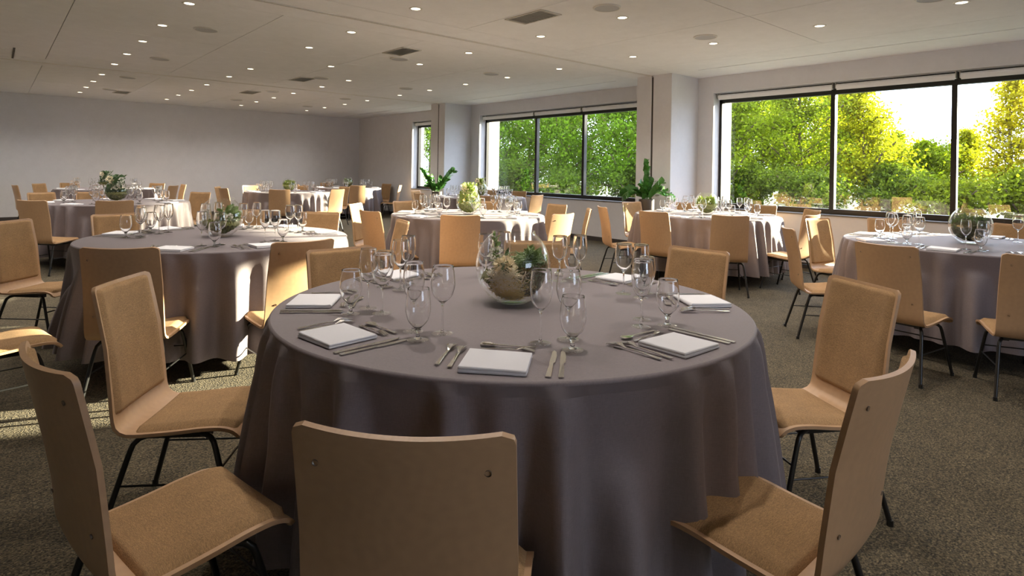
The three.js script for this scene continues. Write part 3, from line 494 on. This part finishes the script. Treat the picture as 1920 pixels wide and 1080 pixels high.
tables.forEach((T, n) => {
  const [cx, cz] = T.pos, here = { phrase: T.key };
  const table = thing('round_table', `round table with thin black legs beneath the cloth ${T.key.replace(/^at/, 'of')}`, 'table', [cx, 0, cz]);
  mesh('tabletop', tableTopG, M.tableWood, table); for (const g of tableLegG) mesh('leg', g, M.black, table);
  const angles = T.exact ? T.exact.map(([x, z]) => Math.atan2(z - cz, x - cx)) : T.chairs.map(([a]) => a * Math.PI / 180);
  single('tablecloth', clothGeometry(31 + 7 * n, angles), M.cloth, T.cloth, 'tablecloth', [cx, 0, cz]);
  centrepiece(T, n);
  const r = rng(900 + n);
  if (T.exact) for (const [x, z, w] of T.exact) {
    const a = w * Math.PI / 180; let fx = Math.sin(a), fz = -Math.cos(a); if (fx * (cx - x) + fz * (cz - z) < 0) { fx = -fx; fz = -fz; }
    placeChair(x + fx * BACK, z + fz * BACK, fx, fz, here, true);
  } else for (const [a, d] of T.chairs) {
    const t = a * Math.PI / 180 + 0, skew = (r() - 0.5) * 0.16, fx = -Math.cos(t + skew), fz = -Math.sin(t + skew);
    placeChair(cx + d * Math.cos(t) + fx * BACK, cz + d * Math.sin(t) + fz * BACK, fx, fz, here, T.level < 2);
  }
  if (T.pulled) { const [x, z, fx, fz, l] = T.pulled; placeChair(x, z, fx, fz, here, true, l); }
  // place settings
  const spots = T.exact ? angles : T.chairs.length >= 7 ? angles : [0, 1, 2, 3, 4, 5, 6, 7].map((k) => k * Math.PI / 4);
  spots.forEach((phi, k) => {
    const ox = Math.cos(phi), oz = Math.sin(phi), turn = Math.atan2(ox, oz), j = (s) => (r() - 0.5) * s, shift = T.exact && k === 0 ? 0.07 : 0;
    const at = (rad, side) => [cx + ox * rad + oz * (side + shift), TOP + 0.0008, cz + oz * rad - ox * (side + shift)];
    single('napkin', napkinG, M.napkin, `white folded linen napkin ${T.on}`, 'napkin', at(0.805 + j(0.02), j(0.02)), turn + j(0.16), `napkins ${T.on}`);
    for (const [kind, rad, side] of [['white_wine_glass', 0.575, 0.1], ['red_wine_glass', 0.52, 0.19], ['water_goblet', 0.63, 0.2]]) {
      const K = kinds[kind]; copyOf(T.level ? K.far : K.near, kind, `${K.text} ${T.on}`, at(rad + j(0.014), side + j(0.014)), j(6), `${K.text}s ${T.on}`.replace('glasss', 'glasses'));
    }
    if (T.level > 1) return;
    const set = [['dinner_fork', 0.755, -0.168, 0], ['dinner_knife', 0.78, 0.15, 0]];
    if (T.level === 0 || n === 1 || n === 9) set.push(['dinner_fork', 0.77, -0.13, 0], ['dinner_knife', 0.775, 0.178, 0], ['dessert_spoon', 0.642, 0.0, Math.PI / 2], ['dessert_fork', 0.68, 0.01, -Math.PI / 2]);
    for (const [kind, rad, side, a] of set) { const C = cutlery[kind]; single(kind, C.g, M.steel, `${C.text} ${T.on}`, C.cat, at(rad + j(0.01), side + j(0.004)), turn + a + j(0.07), `${C.text}s ${T.on}`.replace('knifes', 'knives')); }
  });
});

// ---------------------------------------------------------------- tall planters by the pillars
const leafletG = gridGeometry(6, 2, (u, v) => { const w = Math.sin(Math.PI * Math.pow(u, 0.85)) * 0.5, s = v * 2 - 1; return [s * w * 0.78, 0.1 * Math.abs(s) * w - 0.15 * u * u, u]; });
const zz = leafMat(0.06, 0.19, 0.03, 0.3, 0.28), zzStem = std({ color: lin(0.1, 0.2, 0.05), roughness: 0.5 });
function planter(x, z, h, label, stems, seed) {
  const o = thing('potted_plant', label, 'plant', [x, 0, z]);
  mesh('pot', lathe([[0, 0], [0.105, 0], [0.112, 0.01], [0.125, h - 0.006], [0.123, h], [0.114, h], [0.111, h - 0.05], [0, h - 0.05]], 40), M.pot, o);
  mesh('soil', lathe([[0, h - 0.035], [0.06, h - 0.036], [0.112, h - 0.042]], 24), M.soil, o);
  const q = rng(seed);
  for (const [side, up, depth, droop, nl] of stems) {
    const base = V(...off(side * 0.06, h - 0.04, depth * 0.06)), tip = V(...off(side, h + up, depth)), mid = base.clone().lerp(tip, 0.5).add(V(0, droop, 0));
    const c = new THREE.QuadraticBezierCurve3(base, mid, tip);
    const st = mesh('stem', new THREE.TubeGeometry(c, 18, 0.007, 6), zzStem, o), list = [];
    for (let i = 0; i < nl; i++) for (const s of [-1, 1]) {
      const t = 0.18 + 0.82 * i / nl, p = c.getPointAt(t), d = c.getTangentAt(t), across = d.clone().cross(V(0.2 + q() * 0.2, 0.4, 1)).normalize().multiplyScalar(s);
      list.push(oriented(leafletG, p, across.addScaledVector(d, 0.75).add(V(0, 0.15, 0)), 0.1 + 0.03 * q(), q() * 1.2 - 0.6 + (s > 0 ? 0 : Math.PI)));
    }
    mesh('leaflets', merge(list), zz, st);
  }
  return o;
}
planter(8.02, -5.92, 0.96, 'tall dark planter with upright green plant by the pillar nearest the widest window', [[-0.01, 0.62, 0.02, 0.05, 15], [0.02, 0.5, -0.05, 0.05, 12], [-0.42, 0.02, 0.05, 0.28, 13], [-0.3, 0.1, -0.1, 0.2, 11], [0.42, 0.0, 0.03, 0.3, 13], [0.25, 0.28, 0.05, 0.06, 9], [0.12, 0.3, -0.1, 0.05, 9], [-0.12, 0.25, 0.1, 0.05, 9]], 5);
planter(8.02, -12.0, 0.86, 'tall dark planter with arching green plant by the pillar past the middle window', [[-0.36, 0.55, 0.02, 0.06, 14], [0.42, 0.52, 0.0, 0.14, 15], [0.24, 0.3, 0.05, 0.05, 10], [-0.15, 0.35, 0.05, 0.05, 10], [-0.25, 0.15, -0.05, 0.1, 9], [0.1, 0.32, -0.1, 0.04, 9]], 9);

// ---------------------------------------------------------------- outside the windows
{
  const lawn = gridGeometry(1, 1, (a, b) => [OUT + a * 90, -0.6, -80 + (1 - b) * 130], (a, b) => [a * 90, b * 130]); struct('ground', merge([lawn, box(OUT, OUT + 90, -1, -0.61, -80, 50)]), M.lawn);
  for (const [z0, z1] of [[-6.66, -5.52], [-13.1, -11.99], [-0.2, 0.9]]) struct(numbered('facade_fin'), box(OUT, 9.92, -0.6, 3.4, z0, z1), M.concrete);
  const leafQuad = (() => { const g = new THREE.BufferGeometry(); g.setAttribute('position', new THREE.Float32BufferAttribute([0, 0, 0, 0.32, 0.08, 0.45, 0, 0, 1, -0.32, 0.08, 0.45], 3)); g.setAttribute('uv', new THREE.Float32BufferAttribute([0, 0, 1, 0, 1, 1, 0, 1], 2)); g.setIndex([0, 1, 2, 0, 2, 3]); g.computeVertexNormals(); return g; })();
  const treeLeaf = phys({ color: 0xffffff, roughness: 1, specularIntensity: 0.15, transmission: 0.5, thickness: 0, side: THREE.DoubleSide });
  const G0 = -0.6;
  function tree(az, dist, height, width, tone, label, seed, density = 1, slim = 0.6) {
    const q = rng(seed), a = az * Math.PI / 180, x = dist * Math.sin(a), z = -dist * Math.cos(a), o = thing('tree', label, 'tree', [x, G0, z], 0, 'trees outside the windows');
    width *= 1.3; const H = height - G0, lean = (q() - 0.5) * 0.4, trunkPts = [[0, 0, 0], [lean * 0.3, H * 0.3, 0.05], [lean * 0.7, H * 0.62, -0.05], [lean, H * 0.97, 0]];
    const curve = new THREE.CatmullRomCurve3(trunkPts.map((p) => V(...p)));
    mesh('trunk', gridGeometry(12, 7, (u, v) => { const p = curve.getPoint(u), r = 0.13 * (1 - 0.92 * u), b = v * 2 * Math.PI; return [p.x + r * Math.cos(b), p.y, p.z + r * Math.sin(b)]; }), M.bark, o);
    const br = [], clusters = [], nb = Math.round(18 + H * 3);
    for (let i = 0; i < nb; i++) {
      const t = 0.12 + 0.86 * (i + q()) / nb, p = curve.getPoint(t), b = q() * 6.283, env = width * Math.pow(Math.sin(Math.PI * Math.min(1, 0.12 + 0.9 * Math.pow(t, slim))), 0.8), len = env * (0.45 + 0.6 * q()), e = V(p.x + len * Math.cos(b), p.y + len * (0.25 + 0.5 * q()), p.z + len * Math.sin(b));
      br.push(tube([[p.x, p.y, p.z], [(p.x + e.x) / 2, (p.y + e.y) / 2 - 0.06, (p.z + e.z) / 2], [e.x, e.y, e.z]], 0.018 + 0.03 * (1 - t), 5, 4));
      for (const k of [0.35, 0.6, 0.8, 1]) clusters.push([p.clone().lerp(e, k).add(V(q() - 0.5, q() - 0.5, q() - 0.5).multiplyScalar(0.25)), 0.22 + 0.3 * env * 0.5 * q()]);
    }
    mesh('branches', merge(br), M.bark, o);
    const per = Math.round(85 * density), n = clusters.length * per, im = new THREE.InstancedMesh(leafQuad, treeLeaf, n), m = new THREE.Matrix4(), e = new THREE.Euler(), c = new THREE.Color(); let k = 0;
    for (const [p, s] of clusters) for (let i = 0; i < per; i++) {
      const d = V(q() + q() + q() - 1.5, (q() + q() + q() - 1.5) * 0.8, q() + q() + q() - 1.5).multiplyScalar(s * 1.7), size = 0.11 + 0.1 * q();
      e.set(q() * 6.3, q() * 6.3, q() * 6.3); m.compose(p.clone().add(d), new THREE.Quaternion().setFromEuler(e), V(size, size, size)); im.setMatrixAt(k, m);
      const w = 0.55 + 0.8 * q(), y = q(); c.setRGB((tone[0] + 0.12 * tone[0] * y) * w, tone[1] * w, tone[2] * w * (0.6 + 0.8 * q())); im.setColorAt(k++, c);
    }
    im.name = 'foliage'; im.userData.kind = 'stuff'; im.castShadow = im.receiveShadow = true; o.add(im); return o;
  }
  const green = [0.13, 0.25, 0.008], mid = [0.215, 0.3, 0.008], lime = [0.34, 0.37, 0.008], gold = [0.42, 0.39, 0.01];
  const gl = 'leafy dark green tree outside the middle window', ml = 'leafy mid green tree outside the widest window', ll = 'bright lime green tree outside the widest window';
  let s = 50;
  for (const [az, d, h, w] of [[36, 40, 8.5, 2.6], [39.5, 36, 8, 2.4], [42.5, 41, 8.8, 2.6], [45.5, 35, 7.8, 2.4], [48, 40, 8.6, 2.6], [51.8, 33, 7.4, 2.2], [54, 41, 8.5, 2.6], [33, 44, 8.5, 2.8]]) tree(az, d, h, w, green, gl, s++, 1.15);
  for (const [az, d, h, w] of [[57.5, 38, 8, 2.5], [60.5, 34, 7.6, 2.2], [63.5, 40, 8.4, 2.5], [66.5, 35, 8, 2.2], [59, 46, 8.5, 2.6], [65, 47, 8.5, 2.6]]) tree(az, d, h, w, mid, ml, s++, 1.15);
  for (const [az, d, h, w] of [[69, 40, 8.2, 2.3], [71.3, 35, 7.0, 1.9], [70, 46, 6.5, 2.4]]) tree(az, d, h, w, lime, ll, s++, 1.05);
  tree(75.4, 38, 3.3, 2.0, mid, 'low rounded green tree under the open sky outside the widest window', s++, 1.1);
  tree(73.6, 45, 4.2, 2.2, mid, 'broad green tree set behind the lime ones', s++, 1.0);
  tree(78.0, 40, 4.0, 1.6, lime, 'thin lime green tree with open sky above, widest window', s++, 0.8);
  tree(80.6, 36, 6.6, 0.95, gold, 'slender yellow green tree rising into the open sky', s++, 0.55, 1.1);
  tree(83.5, 39, 5.0, 2.0, gold, 'broad yellow green tree beyond the slender one', s++, 1.0);
  tree(88, 33, 10.5, 2.8, mid, 'tall green tree standing past the end of the widest window', s++, 1.0);
  for (const [az, d, h, w] of [[35, 32, 1.2, 1.4], [41, 33, 1.7, 1.5], [46.5, 31, 1.0, 1.4], [52.5, 32, 1.5, 1.5]]) tree(az, d, h, w, [0.09, 0.16, 0.008], 'low green shrub under the trees outside the middle window', s++, 1.0, 0.8);
  for (const [az, d, h, w] of [[58, 31, 1.2, 1.5], [62.5, 33, 1.7, 1.4], [67.8, 31, 1.3, 1.5], [73, 33, 1.8, 1.4]]) tree(az, d, h, w, [0.12, 0.18, 0.008], 'low mid green shrub under the trees outside the widest window', s++, 1.0, 0.8);
  for (const [az, d, h, w] of [[77, 31, 1.0, 1.4], [81.5, 33, 1.5, 1.5], [86, 31, 1.2, 1.4]]) tree(az, d, h, w, [0.17, 0.22, 0.008], 'low green shrub under the open sky outside the widest window', s++, 1.0, 0.8);
}
renderer.render(scene, camera);
